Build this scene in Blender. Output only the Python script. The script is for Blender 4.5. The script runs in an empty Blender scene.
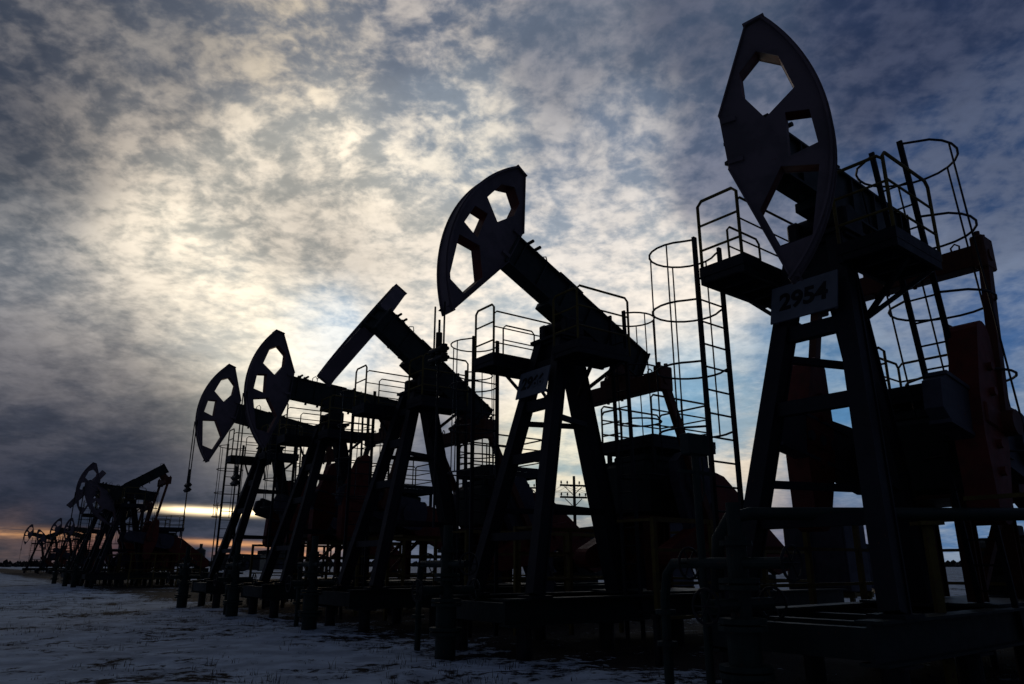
import bpy, bmesh, math, random
from mathutils import Vector, Matrix, noise
from mathutils.geometry import tessellate_polygon
R = math.radians
random.seed(7)
scene = bpy.context.scene
COL = scene.collection

# ------------------------------------------------------------------ camera
CAM_H = 1.4
FPX = 739.0
PITCH = 16.8
cam_d = bpy.data.cameras.new('camera')
cam = bpy.data.objects.new('camera', cam_d)
COL.objects.link(cam)
cam.location = (0, 0, CAM_H)
cam.rotation_euler = (R(90 + PITCH), 0, 0)
cam_d.sensor_width = 36
cam_d.lens = FPX / 1024 * 36
cam_d.clip_start = 0.05
cam_d.clip_end = 6000
scene.camera = cam
scene.render.resolution_x = 1024
scene.render.resolution_y = 684
scene.view_settings.view_transform = 'Standard'
scene.view_settings.look = 'None'
scene.view_settings.exposure = 0
scene.view_settings.gamma = 1

_c, _s = math.cos(R(PITCH)), math.sin(R(PITCH))
def pix_dir(x, y):
    u, v = x - 512, 342 - y
    return Vector((u, FPX * _c - v * _s, FPX * _s + v * _c)).normalized()

# ------------------------------------------------------------------ world: dusk sky with broken cloud
SUN_DIR = pix_dir(330, 520)
SUN_AZ = math.atan2(SUN_DIR.x, SUN_DIR.y)
SUN_EL = R(3.0)
world = bpy.data.worlds.new('World')
scene.world = world
world.use_nodes = True
nt = world.node_tree
for n in list(nt.nodes): nt.nodes.remove(n)
N, LK = nt.nodes, nt.links
def setin(node, i, v):
    if isinstance(v, bpy.types.NodeSocket): LK.new(v, node.inputs[i])
    elif v is not None: node.inputs[i].default_value = v
def M(op, a, b=None, c=None, clamp=False):
    n = N.new('ShaderNodeMath'); n.operation = op; n.use_clamp = clamp
    setin(n, 0, a); setin(n, 1, b); setin(n, 2, c); return n.outputs[0]
def V(op, a, b=None, c=None, out=0):
    n = N.new('ShaderNodeVectorMath'); n.operation = op
    setin(n, 0, a); setin(n, 1, b)
    if c is not None:
        if op == 'SCALE': setin(n, 3, c)
        else: setin(n, 2, c)
    return n.outputs[out]
def scale(a, s): return V('SCALE', a, None, s)
def fbm(vec, sc, detail=6, rough=.55, dist=0.0, w=None):
    n = N.new('ShaderNodeTexNoise'); n.noise_dimensions = '3D'
    LK.new(vec, n.inputs['Vector']); n.inputs['Scale'].default_value = sc
    n.inputs['Detail'].default_value = detail; n.inputs['Roughness'].default_value = rough
    n.inputs['Distortion'].default_value = dist
    return n
def sstep(v, lo, hi):
    n = N.new('ShaderNodeMapRange'); n.interpolation_type = 'SMOOTHSTEP'; n.clamp = True
    setin(n, 0, v); n.inputs[1].default_value = lo; n.inputs[2].default_value = hi
    n.inputs[3].default_value = 0; n.inputs[4].default_value = 1
    return n.outputs[0]
def lin(c):
    return tuple(((v/255)/12.92 if v <= 10 else (((v/255)+.055)/1.055)**2.4) for v in c)

tc = N.new('ShaderNodeTexCoord')
D = V('NORMALIZE', tc.outputs['Generated'])
sep = N.new('ShaderNodeSeparateXYZ'); LK.new(D, sep.inputs[0])
dx, dy, dz = sep.outputs
zc = M('MAXIMUM', M('ADD', M('ABSOLUTE', dz), 0.22), 0.1)
q = N.new('ShaderNodeCombineXYZ')
LK.new(M('DIVIDE', dx, zc), q.inputs[0]); LK.new(M('DIVIDE', dy, zc), q.inputs[1])
q.inputs[2].default_value = 3.7
Q = q.outputs[0]
warp = fbm(Q, 1.7, 5, .6)
W3 = V('SUBTRACT', warp.outputs['Color'], (.5, .5, .5))
warp2 = fbm(D, 5.0, 5, .6)
W4 = V('SUBTRACT', warp2.outputs['Color'], (.5, .5, .5))
DW = V('ADD', D, scale(W4, .13))
QW = V('ADD', Q, scale(W3, .12))

K = 170.0
ANCH = [  # pixel, lit part of the cloud, shaded part / gap
 ((60,30),(112,110,112),(66,72,88),K), ((20,120),(72,76,88),(52,60,78),K), ((170,50),(120,118,118),(80,86,102),K),
 ((290,60),(178,166,148),(88,98,120),K), ((420,50),(158,152,148),(72,88,116),K), ((560,50),(116,118,128),(90,99,118),K),
 ((700,40),(86,92,110),(68,80,104),K), ((880,40),(62,70,94),(42,54,84),K),
 ((30,205),(104,105,108),(80,84,94),K), ((150,130),(168,158,146),(110,109,114),K), ((250,185),(214,202,184),(140,138,138),K),
 ((340,150),(240,226,204),(134,136,142),K), ((460,140),(206,198,184),(106,120,142),K), ((600,150),(168,165,164),(92,108,136),K),
 ((760,160),(106,111,128),(80,91,116),K), ((960,190),(78,88,112),(48,68,106),K), ((30,270),(140,140,142),(104,110,122),K),
 ((150,265),(236,222,200),(165,160,154),K), ((300,225),(168,160,150),(124,121,120),K), ((410,265),(206,196,182),(150,148,148),K),
 ((600,250),(196,190,184),(120,132,152),K), ((880,280),(112,122,142),(62,92,136),K), ((1010,310),(106,118,140),(54,86,134),K),
 ((10,335),(112,110,114),(72,74,88),K), ((70,375),(104,102,108),(70,72,86),K), ((130,330),(190,182,170),(116,114,120),K), ((220,320),(238,225,202),(168,166,168),K),
 ((270,385),(240,228,206),(200,192,180),K), ((335,335),(205,210,212),(100,150,195),K*2), ((450,320),(225,214,200),(150,160,172),K),
 ((560,340),(222,213,200),(150,162,178),K), ((650,320),(218,208,196),(160,164,172),K), ((660,420),(150,174,188),(88,136,172),K),
 ((840,390),(122,142,160),(70,114,156),K), ((980,410),(118,132,150),(60,98,144),K),
 ((60,425),(58,61,76),(46,51,67),K), ((155,435),(62,65,78),(46,52,68),K),
 ((60,485),(40,48,66),(32,40,57),K*.8), ((150,500),(42,50,68),(35,43,60),K*.8),
 ((235,470),(70,76,92),(50,57,75),K), ((330,440),(225,214,195),(96,100,114),K*1.4),
 ((430,480),(90,98,116),(66,76,98),K), ((565,470),(215,205,180),(130,150,160),K), 
 ((575,535),(110,108,122),(86,88,106),K*3), ((740,455),(204,188,166),(120,142,160),K*2), ((800,510),(104,106,124),(82,88,112),K*2),
 ((20,552),(104,84,78),(72,66,70),K*4), ((230,545),(66,70,84),(54,60,75),K*2),
]
OUTER = [((0,0,1),(56,62,80),(42,48,66)), ((-1,.1,.35),(62,66,82),(46,50,66)), ((1,.1,.35),(58,66,88),(42,52,78)),
         ((0,-1,.35),(48,54,70),(36,42,58))]
accA = accB = accW = None
def rbf(dirv, ca, cb, k, gain):
    global accA, accB, accW
    diff = V('SUBTRACT', DW, tuple(dirv))
    d2 = V('DOT_PRODUCT', diff, diff, out=1)
    w = M('EXPONENT', M('MULTIPLY', d2, -k))
    if gain != 1: w = M('MULTIPLY', w, gain)
    lum = sum(lin(ca)) / 3
    gA = 1.0 + .48 * min(1, max(0, (lum - .045) / .22)); gB = 1.0 + .36 * min(1, max(0, (sum(lin(cb)) / 3 - .05) / .15))
    cA, cB = tuple(v * gA for v in lin(ca)), tuple(v * gB for v in lin(cb))
    kb = .20 * min(1, max(0, (lum - .12) / .3))             # bright sheets are thin and even
    cB = tuple(b_ * (1 - kb) + a_ * kb for a_, b_ in zip(cA, cB)); cB = (cB[0] * .95, cB[1], cB[2] * .98)
    if accW is None:
        accW = w; accA = V('MULTIPLY', w, cA); accB = V('MULTIPLY', w, cB)
    else:
        accW = M('ADD', accW, w)
        accA = V('MULTIPLY_ADD', w, cA, accA); accB = V('MULTIPLY_ADD', w, cB, accB)
for p, a, b, k in ANCH: rbf(pix_dir(*p), a, b, k, 1)
for d, a, b in OUTER: rbf(Vector(d).normalized(), a, b, 4.0, .012)
inv = M('DIVIDE', 1.0, accW)
cloudA = scale(accA, inv); cloudB = scale(accB, inv)

n1 = fbm(QW, 4.2, 8, .56, .0).outputs[0]
n2 = fbm(QW, 17.0, 6, .56, .0).outputs[0]
n3 = fbm(QW, 50.0, 4, .55, .1).outputs[0]
n0 = fbm(QW, 1.6, 4, .5, .2).outputs[0]
vor = N.new('ShaderNodeTexVoronoi'); vor.feature = 'SMOOTH_F1'; vor.inputs['Scale'].default_value = 15.0; vor.inputs['Smoothness'].default_value = .7
LK.new(V('ADD', QW, scale(V('SUBTRACT', fbm(QW, 12.0, 4, .6).outputs['Color'], (.5, .5, .5)), .055)), vor.inputs['Vector'])
cell = M('SUBTRACT', .42, vor.outputs['Distance'])
puff = sstep(dz, .18, .45)                       # small puffy cells high up, smooth sheets low down
wl = M('SUBTRACT', 1.0, M('MULTIPLY', puff, .55))
lowf = M('ADD', M('MULTIPLY', M('SUBTRACT', n1, .5), 1.0), M('MULTIPLY', M('SUBTRACT', n0, .5), .5))
mid = M('MULTIPLY', M('ADD', M('MULTIPLY', M('SUBTRACT', n2, .5), .75), M('MULTIPLY', cell, .36)), M('MULTIPLY_ADD', puff, .80, .22))
hi_ = M('MULTIPLY', M('SUBTRACT', n3, .5), M('MULTIPLY_ADD', puff, .28, .10))
mixn = M('ADD', M('ADD', M('MULTIPLY', lowf, wl), mid), hi_)
t = sstep(mixn, -.22, .15)
mx = N.new('ShaderNodeMix'); mx.data_type = 'RGBA'
LK.new(t, mx.inputs[0]); LK.new(cloudB, mx.inputs[6]); LK.new(cloudA, mx.inputs[7])
cl = mx.outputs[2]
fine = M('ADD', M('ADD', M('MULTIPLY', M('SUBTRACT', n3, .5), .22), M('MULTIPLY', M('SUBTRACT', n2, .5), .35)), 1.0)
cl = scale(cl, fine)

# clear slits between the low cloud layers where the low sun comes through
hor = M('SQRT', M('ADD', M('MULTIPLY', dx, dx), M('MULTIPLY', dy, dy)))
te = M('DIVIDE', dz, hor)
az = M('ARCTAN2', dx, dy)
sv = N.new('ShaderNodeCombineXYZ')
LK.new(M('MULTIPLY', az, 6.0), sv.inputs[0]); LK.new(M('MULTIPLY', te, 60.0), sv.inputs[1])
sn = fbm(sv.outputs[0], 1.0, 5, .6).outputs[0]
sn2 = fbm(sv.outputs[0], 3.0, 4, .6).outputs[0]
def te_of(x, y):
    d = pix_dir(x, y); return d.z / math.hypot(d.x, d.y)
def az_of(x, y):
    d = pix_dir(x, y); return math.atan2(d.x, d.y)
def slit(x0, x1, ya, yb, half, col, gain, wob=.006, cut=None):
    global cl
    a0, a1 = az_of(x0, ya), az_of(x1, yb)
    t0, t1 = te_of(x0, ya), te_of(x1, yb)
    ctr = M('MULTIPLY_ADD', M('SUBTRACT', az, a0), (t1 - t0) / (a1 - a0), t0)
    ctr = M('MULTIPLY_ADD', M('SUBTRACT', sn, .5), wob, ctr)
    dd = M('DIVIDE', M('SUBTRACT', te, ctr), half)
    g = M('POWER', math.e, M('MULTIPLY', M('MULTIPLY', dd, dd), -1.0))
    wn = M('MULTIPLY', sstep(az, a0 - .02, a0 + .05), M('SUBTRACT', 1.0, sstep(az, a1 - .06, a1 + .03)))
    br = sstep(M('ADD', M('MULTIPLY', sn, .5), M('MULTIPLY', sn2, .5)), *(cut or (.30, .55)))
    g = M('MULTIPLY', M('MULTIPLY', g, wn), M('MULTIPLY', br, gain))
    cl = V('MULTIPLY_ADD', g, lin(col), cl)
slit(150, 450, 508, 521, 0.0042, (255, 226, 175), 2.8, .010, (.15, .5))
slit(290, 445, 516, 521, .0085, (255, 216, 150), .7, .008, (.1, .45))
slit(165, 345, 541, 549, .0035, (240, 165, 90), .8, .006, (.35, .6))
slit(215, 330, 554, 555, .0035, (245, 160, 85), .9, .005, (.3, .55))
slit(-60, 110, 530, 536, .0055, (225, 160, 95), .8, .006, (.35, .6))
slit(40, 120, 546, 550, .010, (205, 130, 85), .35, .006, (.3, .55))
slit(530, 760, 545, 545, .004, (210, 150, 110), .4, .006, (.35, .6))

nish = N.new('ShaderNodeTexSky'); nish.sky_type = 'NISHITA'; nish.sun_disc = False
nish.sun_elevation = SUN_EL; nish.sun_rotation = SUN_AZ
nish.air_density = 1.0; nish.dust_density = 1.0
sky = V('MULTIPLY_ADD', nish.outputs[0], (.0005, .0006, .0008), scale(cl, 9.6))
bg = N.new('ShaderNodeBackground'); LK.new(sky, bg.inputs[0]); bg.inputs[1].default_value = 0.1
wo = N.new('ShaderNodeOutputWorld'); LK.new(bg.outputs[0], wo.inputs[0])
world.cycles.sampling_method = 'MANUAL'; world.cycles.sample_map_resolution = 512

# ------------------------------------------------------------------ sun, hidden behind the low cloud
sd = bpy.data.lights.new('sun', 'SUN'); sd.energy = 0.12; sd.angle = R(10); sd.color = (1, .72, .45)
so = bpy.data.objects.new('sun', sd); COL.objects.link(so)
sv_ = Vector((math.sin(SUN_AZ) * math.cos(SUN_EL), math.cos(SUN_AZ) * math.cos(SUN_EL), math.sin(SUN_EL)))
so.rotation_euler = sv_.to_track_quat('Z', 'Y').to_euler()
so.location = (0, 0, 30)

# ------------------------------------------------------------------ materials
def mat(name, c1, c2=None, rough=.6, metal=0.0, sc=3.0, lo=.42, hi=.62, bump=0.0, rust=None, rust_amt=.62):
    m = bpy.data.materials.new(name); m.use_nodes = True
    t_ = m.node_tree; b = t_.nodes['Principled BSDF']
    b.inputs['Roughness'].default_value = rough; b.inputs['Metallic'].default_value = metal
    b.inputs['Specular IOR Level'].default_value = .3
    tcn = t_.nodes.new('ShaderNodeTexCoord')
    def noise_n(s, d=6, r=.6):
        n = t_.nodes.new('ShaderNodeTexNoise'); n.inputs['Scale'].default_value = s
        n.inputs['Detail'].default_value = d; n.inputs['Roughness'].default_value = r
        t_.links.new(tcn.outputs['Object'], n.inputs['Vector']); return n.outputs[0]
    def ramp(src, lo_, hi_):
        n = t_.nodes.new('ShaderNodeMapRange'); n.interpolation_type = 'SMOOTHSTEP'
        t_.links.new(src, n.inputs[0]); n.inputs[1].default_value = lo_; n.inputs[2].default_value = hi_
        return n.outputs[0]
    def mixc(f, a, b_):
        n = t_.nodes.new('ShaderNodeMix'); n.data_type = 'RGBA'; t_.links.new(f, n.inputs[0])
        for i, v in ((6, a), (7, b_)):
            if isinstance(v, bpy.types.NodeSocket): t_.links.new(v, n.inputs[i])
            else: n.inputs[i].default_value = (*v, 1)
        return n.outputs[2]
    c2 = c2 or tuple(v * .6 for v in c1)
    base = mixc(ramp(noise_n(sc), lo, hi), c1, c2)
    if rust: base = mixc(ramp(noise_n(sc * 4.3, 8, .7), rust_amt - .04, rust_amt + .05), base, rust)
    t_.links.new(base, b.inputs['Base Color'])
    rr = t_.nodes.new('ShaderNodeMapRange'); t_.links.new(noise_n(sc * 2.1), rr.inputs[0])
    rr.inputs[3].default_value = max(0, rough - .15); rr.inputs[4].default_value = min(1, rough + .2)
    t_.links.new(rr.outputs[0], b.inputs['Roughness'])
    if bump:
        bn = t_.nodes.new('ShaderNodeBump'); bn.inputs['Strength'].default_value = bump; bn.inputs['Distance'].default_value = .02
        t_.links.new(noise_n(sc * 8), bn.inputs['Height']); t_.links.new(bn.outputs[0], b.inputs['Normal'])
    return m
RUST = (.10, .035, .015)
NAVY = mat('navy_paint', (.006, .008, .014), (.004, .0055, .0095), .55, rust=RUST, rust_amt=.66)
GREEN = mat('dark_green_paint', (.014, .024, .022), (.010, .016, .015), .55, rust=RUST, rust_amt=.66)
HEADP = mat('grey_head_paint', (.14, .108, .125), (.10, .08, .09), .6, rust=RUST, rust_amt=.68, sc=2)
REDP = mat('red_oxide_paint', (.150, .022, .012), (.095, .016, .010), .6, rust=RUST, rust_amt=.6)
ORANGE = mat('orange_brown_paint', (.100, .028, .012), (.065, .020, .010), .6, rust=RUST, rust_amt=.6)
GREYP = mat('slate_grey_paint', (.050, .052, .070), (.034, .036, .050), .6, rust=RUST, rust_amt=.64)
YELL = mat('yellow_rail_paint', (.130, .095, .014), (.085, .060, .012), .6, rust=RUST, rust_amt=.6)
STEEL = mat('dark_steel', (.030, .030, .032), (.018, .018, .020), .5, .6)
SIGNW = mat('sign_face', (.14, .155, .185), (.11, .125, .15), .5)
BLACK = mat('black_lettering', (.006, .006, .008), None, .5)
PIPEG = mat('pipe_green', (.012, .028, .023), (.008, .019, .016), .55, rust=RUST, rust_amt=.64)
CONC = mat('concrete', (.05, .047, .044), (.03, .028, .026), .9, bump=.4, sc=5)
WOOD = mat('pole_wood', (.05, .035, .022), (.03, .02, .014), .9, bump=.4)
CABIN = mat('blue_cabin_panel', (.07, .085, .12), (.05, .062, .088), .6)
SHED = mat('dark_shed_panel', (.05, .045, .04), (.03, .03, .03), .7)
TREEC = mat('distant_tree', (.020, .018, .016), (.012, .011, .010), .9, sc=.05)

# ------------------------------------------------------------------ mesh helpers
def link(name, bm, m, parent=None, smooth=False, mats=None):
    me = bpy.data.meshes.new(name); bmesh.ops.recalc_face_normals(bm, faces=bm.faces[:])
    bm.to_mesh(me); bm.free()
    for mm in (mats or [m]): me.materials.append(mm)
    if smooth:
        for p in me.polygons: p.use_smooth = True
    return linkm(name, me, parent)
def linkm(name, me, parent=None):
    o = bpy.data.objects.new(name, me); COL.objects.link(o); o.parent = parent; return o
def tag(o, label, cat, group=None, kind=None):
    if kind: o['kind'] = kind
    if label: o['label'] = label
    if cat: o['category'] = cat
    if group: o['group'] = group
    return o
def root(name, loc, rz, label, cat, group=None):
    o = bpy.data.objects.new(name, None); COL.objects.link(o); o.empty_display_size = .3
    o.location = loc; o.rotation_euler = (0, 0, rz)
    return tag(o, label, cat, group)
def box(bm, x0, x1, y0, y1, z0, z1, bev=0.0, M4=None):
    r = bmesh.ops.create_cube(bm, size=1)
    vs = r['verts']
    T = Matrix.Translation(((x0+x1)/2, (y0+y1)/2, (z0+z1)/2)) @ Matrix.Diagonal((abs(x1-x0), abs(y1-y0), abs(z1-z0), 1))
    if M4: T = M4 @ T
    bmesh.ops.transform(bm, matrix=T, verts=vs)
    if bev:
        es = list({e for v in vs for e in v.link_edges})
        bmesh.ops.bevel(bm, geom=es, offset=bev, segments=1, affect='EDGES')
def frame(a, b, up=(0, 0, 1)):
    a, b = Vector(a), Vector(b); z = (b - a).normalized(); u = Vector(up)
    if abs(z.dot(u)) > .98: u = Vector((1, 0, 0))
    x = u.cross(z).normalized(); y = z.cross(x)
    return Matrix(((x.x, y.x, z.x, a.x), (x.y, y.y, z.y, a.y), (x.z, y.z, z.z, a.z), (0, 0, 0, 1))), (b - a).length
def bar(bm, a, b, w, d=None, up=(0, 0, 1), taper=1.0):
    """box-section member, w across (perp. to up), d along up"""
    d = d or w; Mx, L_ = frame(a, b, up)
    vs = []
    for z, k in ((0, 1), (L_, taper)):
        for sx, sy in ((-1, -1), (1, -1), (1, 1), (-1, 1)):
            vs.append(bm.verts.new(Mx @ Vector((sx * w / 2 * k, sy * d / 2 * k, z))))
    for f in ((0, 1, 2, 3), (4, 7, 6, 5), (0, 4, 5, 1), (1, 5, 6, 2), (2, 6, 7, 3), (3, 7, 4, 0)):
        bm.faces.new([vs[i] for i in f])
def ibeam(bm, a, b, w, d, up=(0, 0, 1), tf=.03, tw=.04):
    """I / channel section"""
    Mx, L_ = frame(a, b, up)
    for x0, x1, y0, y1 in ((-w/2, w/2, d/2 - tf, d/2), (-w/2, w/2, -d/2, -d/2 + tf), (-tw/2, tw/2, -d/2 + tf, d/2 - tf)):
        box(bm, x0, x1, y0, y1, 0, L_, M4=Mx)
def tube(bm, pts, r, n=8, closed=False):
    pts = [Vector(p) for p in pts]; rings = []
    N_ = len(pts)
    prevx = None
    for i, p in enumerate(pts):
        if closed: tdir = pts[(i+1) % N_] - pts[i-1]
        else: tdir = pts[min(i+1, N_-1)] - pts[max(i-1, 0)]
        tdir.normalize()
        x = prevx - tdir * prevx.dot(tdir) if prevx is not None else tdir.orthogonal()
        if x.length < 1e-4: x = tdir.orthogonal()
        x.normalize(); prevx = x; y = tdir.cross(x)
        rings.append([bm.verts.new(p + (x * math.cos(2*math.pi*k/n) + y * math.sin(2*math.pi*k/n)) * r) for k in range(n)])
    for i in range(N_ if closed else N_ - 1):
        a, b = rings[i], rings[(i+1) % N_]
        if closed and i == N_ - 1:
            off = min(range(n), key=lambda o: (b[o].co - a[0].co).length); b = b[off:] + b[:off]
        for k in range(n): bm.faces.new((a[k], a[(k+1) % n], b[(k+1) % n], b[k]))
    if not closed:
        bm.faces.new(rings[0][::-1]); bm.faces.new(rings[-1])
def cyl(bm, a, b, r, r2=None, n=20):
    Mx, L_ = frame(a, b); r2 = r if r2 is None else r2
    A = [bm.verts.new(Mx @ Vector((r*math.cos(t_), r*math.sin(t_), 0))) for t_ in [2*math.pi*i/n for i in range(n)]]
    B = [bm.verts.new(Mx @ Vector((r2*math.cos(t_), r2*math.sin(t_), L_))) for t_ in [2*math.pi*i/n for i in range(n)]]
    for i in range(n): bm.faces.new((A[i], A[(i+1) % n], B[(i+1) % n], B[i]))
    bm.faces.new(A[::-1]); bm.faces.new(B)
def prism(bm, poly, holes, y0, y1, T=None, wall_mat=0, face_mat=0):
    """plate in the xz-plane between y0 and y1, with holes"""
    T = T or Matrix()
    loops = [poly] + list(holes)
    flat = [p for l in loops for p in l]
    tris = tessellate_polygon([[Vector((p[0], p[1], 0)) for p in l] for l in loops])
    va = [bm.verts.new(T @ Vector((p[0], y0, p[1]))) for p in flat]
    vb = [bm.verts.new(T @ Vector((p[0], y1, p[1]))) for p in flat]
    for t_ in tris:
        f = bm.faces.new([va[i] for i in t_]); f.material_index = face_mat
        f = bm.faces.new([vb[i] for i in reversed(t_)]); f.material_index = face_mat
    o = 0
    for li, l in enumerate(loops):
        n = len(l)
        for i in range(n):
            a, b = o + i, o + (i+1) % n
            f = bm.faces.new((va[a], va[b], vb[b], vb[a])); f.material_index = wall_mat if li else face_mat
        o += n
def ribbon(bm, loop, y0, y1, th, T=None):
    """thin wall following a closed loop in xz (the lining of an opening)"""
    c = Vector((sum(p[0] for p in loop)/len(loop), sum(p[1] for p in loop)/len(loop)))
    out = []
    for p in loop:
        v = Vector(p) - c; out.append(tuple(c + v * (1 + th / max(.1, v.length))))
    inn = [tuple(c + (Vector(p) - c) * (1 + .004 / max(.1, (Vector(p) - c).length))) for p in loop]
    prism(bm, out, [inn], y0, y1, T)

SP = 2.6           # saddle behind the well
PZ = 6.75          # pivot height
def P3(s, y, z): return Vector((s - SP, y, z))

CACHE = {}
def part(key, name, builder, m, parent, smooth=False, mats=None):
    if key in CACHE: return linkm(name, CACHE[key], parent)
    bm = bmesh.new(); builder(bm)
    o = link(name, bm, m, parent, smooth, mats); CACHE[key] = o.data; return o

# ---------------------------------------------------- pumpjack pieces
RH = 2.84
def arc_pts(a0, a1, n=26, r=RH): return [(r * math.cos(R(a0 + (a1 - a0) * i / n)), r * math.sin(R(a0 + (a1 - a0) * i / n))) for i in range(n + 1)]
HEAD = [(1.98, -2.0), (2.12, -2.06)] + [p for p in arc_pts(-42.5, 36.4, 26, RH - .012)] + [(2.05, 1.63), (1.48, .46), (1.48, -.34)]
HOLES = [
 [(2.40, 1.06), (2.13, 1.24), (1.86, 1.02), (1.84, .66), (2.08, .24), (2.52, .54)],
 [(2.64, .17), (2.34, .23), (2.27, -.40), (2.66, -.32)],
 [(2.62, -.62), (2.15, -.50), (1.78, -1.02), (1.95, -1.60), (2.36, -1.54)],
]
HW = .16
def head_bm(bm):
    for sgn in (-1, 1):
        y0, y1 = sorted((sgn * HW, sgn * (HW - .022)))
        prism(bm, HEAD, HOLES, y0, y1)
    prism(bm, arc_pts(-46.2, 36.6, 30, RH + .02) + arc_pts(36.6, -46.2, 30, RH - .012), [], -.22, .22)       # curved cable track
    for r_ in (-.15, .15):
        prism(bm, arc_pts(-46, 36.4, 30, RH + .05) + arc_pts(36.4, -46, 30, RH + .02), [], r_ - .012, r_ + .012)
    for a, b in (((2.06, 1.655), (1.48, .46)), ((1.48, -.34), (1.98, -2.0))):                              # back edge flanges
        bar(bm, (a[0], 0, a[1]), (b[0], 0, b[1]), 2 * HW + .07, .022, up=(1, 0, 0))
    bar(bm, (2.03, 0, 1.665), (2.33, 0, 1.715), 2 * HW + .1, .035, up=(0, 0, 1))
    for x, z in ((1.6, .36), (1.6, -.24)):
        box(bm, x - .1, x + .1, -HW - .05, HW + .05, z - .035, z + .035)
def head_web_bm(bm):
    for h_ in HOLES: ribbon(bm, h_, -HW + .024, HW - .024, .02)
    prism(bm, [(1.62, .30), (2.2, .18), (2.2, -.36), (1.62, -.2)], [], -HW + .024, HW - .024)
def beam_bm(bm):
    ibeam(bm, (1.52, 0, 0), (-2.5, 0, 0), .36, .70, tf=.035, tw=.24)
    for x in (-2.3, -1.4, -.7, 0, .7, 1.3):
        for y in (-1, 1): box(bm, x - .015, x + .015, y * .121, y * .175, -.314, .314)
    box(bm, -2.53, -2.50, -.2, .2, -.37, .37); box(bm, 1.52, 1.56, -.2, .2, -.38, .38)
    box(bm, -.32, .32, -.22, .22, -.50, -.352, .01)
    box(bm, -.35, .35, -.19, .19, .352, .38, .005)
    for x in (1.25, 1.05):                                                    # swivel lugs with bolts
        cyl(bm, (x, -.26, .42), (x, .26, .42), .035, n=10)
        box(bm, x - .05, x + .05, -.05, .05, .352, .45)
    tube(bm, [(.8, 0, .36), (.8, 0, .48), (.72, 0, .56), (.64, 0, .48), (.64, 0, .36)], .014, 6)
    tube(bm, [(-2.3, 0, .36), (-2.36, 0, .47), (-2.45, 0, .44), (-2.47, 0, .36)], .014, 6)
    for x in (.9, .5, -.6, -1.1): box(bm, x - .03, x + .03, -.03, .03, -.45, -.352)
    for x in (1.0, .2, -.9, -1.8): cyl(bm, (x, .13, .352), (x, .13, .385), .02, n=6)
def tail_bearing_bm(bm):
    cyl(bm, (-2.1, -.24, -.66), (-2.1, .24, -.66), .17)
    box(bm, -2.32, -1.88, -.16, .16, -.62, -.352, .01)
    for x in (-2.26, -1.94): cyl(bm, (x, -.1, -.72), (x, -.1, -.36), .03, n=8)
def saddle_bm(bm):
    cyl(bm, (0, -.42, -.62), (0, .42, -.62), .13)
    for y in (-.36, .36): box(bm, -.24, .24, y - .09, y + .09, -.92, -.56, .03)
    box(bm, -.42, .42, -.5, .5, -.985, -.925)
def eq_bm(bm):       # origin at tail pin, y across
    box(bm, -.15, .15, -1.36, 1.36, -.40, -.08, .012)
    box(bm, -.13, .13, -.42, .42, -.10, .06, .02)
    for y in (-1.3, 1.3): box(bm, -.19, .19, y - .09, y + .09, -.46, .04, .02); cyl(bm, (-.1, y, .04), (-.1, y, .12), .04, n=8); cyl(bm, (.1, y, .04), (.1, y, .12), .04, n=8)
    for y in (-.95, .95): tube(bm, [(0, y - .05, -.08), (0, y - .06, .02), (0, y, .07), (0, y + .06, .02), (0, y + .05, -.08)], .014, 6)
    for y in (-.3, -.12, .12, .3): cyl(bm, (0, y, -.46), (0, y, -.40), .03, n=8)
def crank_bm(bm):    # along +x from shaft, in xz-plane, thickness in y (centred)
    prism(bm, [(-.62, -.18), (-.5, -.42), (-.1, -.5), (.5, -.46), (2.35, -.30), (2.55, -.18), (2.55, .18), (2.35, .30), (.5, .46), (-.1, .5), (-.5, .42), (-.62, .18)], [], -.11, .11)
    cyl(bm, (0, -.2, 0), (0, .2, 0), .3)
    for x in (1.05, 1.35, 1.65): cyl(bm, (x, -.16, 0), (x, .16, 0), .08, n=12)
    for s_ in (-1, 1): box(bm, .5, 2.4, -.13, .13, s_ * .31 - .025, s_ * .31 + .025)
def weight_bm(bm):   # long slab across the crank, rounded ends
    pl = []
    for i in range(9):
        a = R(180 * i / 8); pl.append((.30 * math.cos(a), 1.12 + .24 * math.sin(a)))
    pl += [(-.40, .75), (-.52, .3), (-.52, -.3), (-.40, -.75)]
    for i in range(9):
        a = R(180 + 180 * i / 8); pl.append((.30 * math.cos(a), -1.12 + .24 * math.sin(a)))
    pl += [(.40, -.75), (.52, -.3), (.52, .3), (.40, .75)]
    prism(bm, [(x * .74, z) for x, z in pl], [], -.18, .18)
    for z in (-.7, -.35, .35, .7): cyl(bm, (0, -.24, z), (0, .24, z), .06, n=8)
    box(bm, -.3, .3, -.21, .21, -.14, .14, .02)

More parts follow.
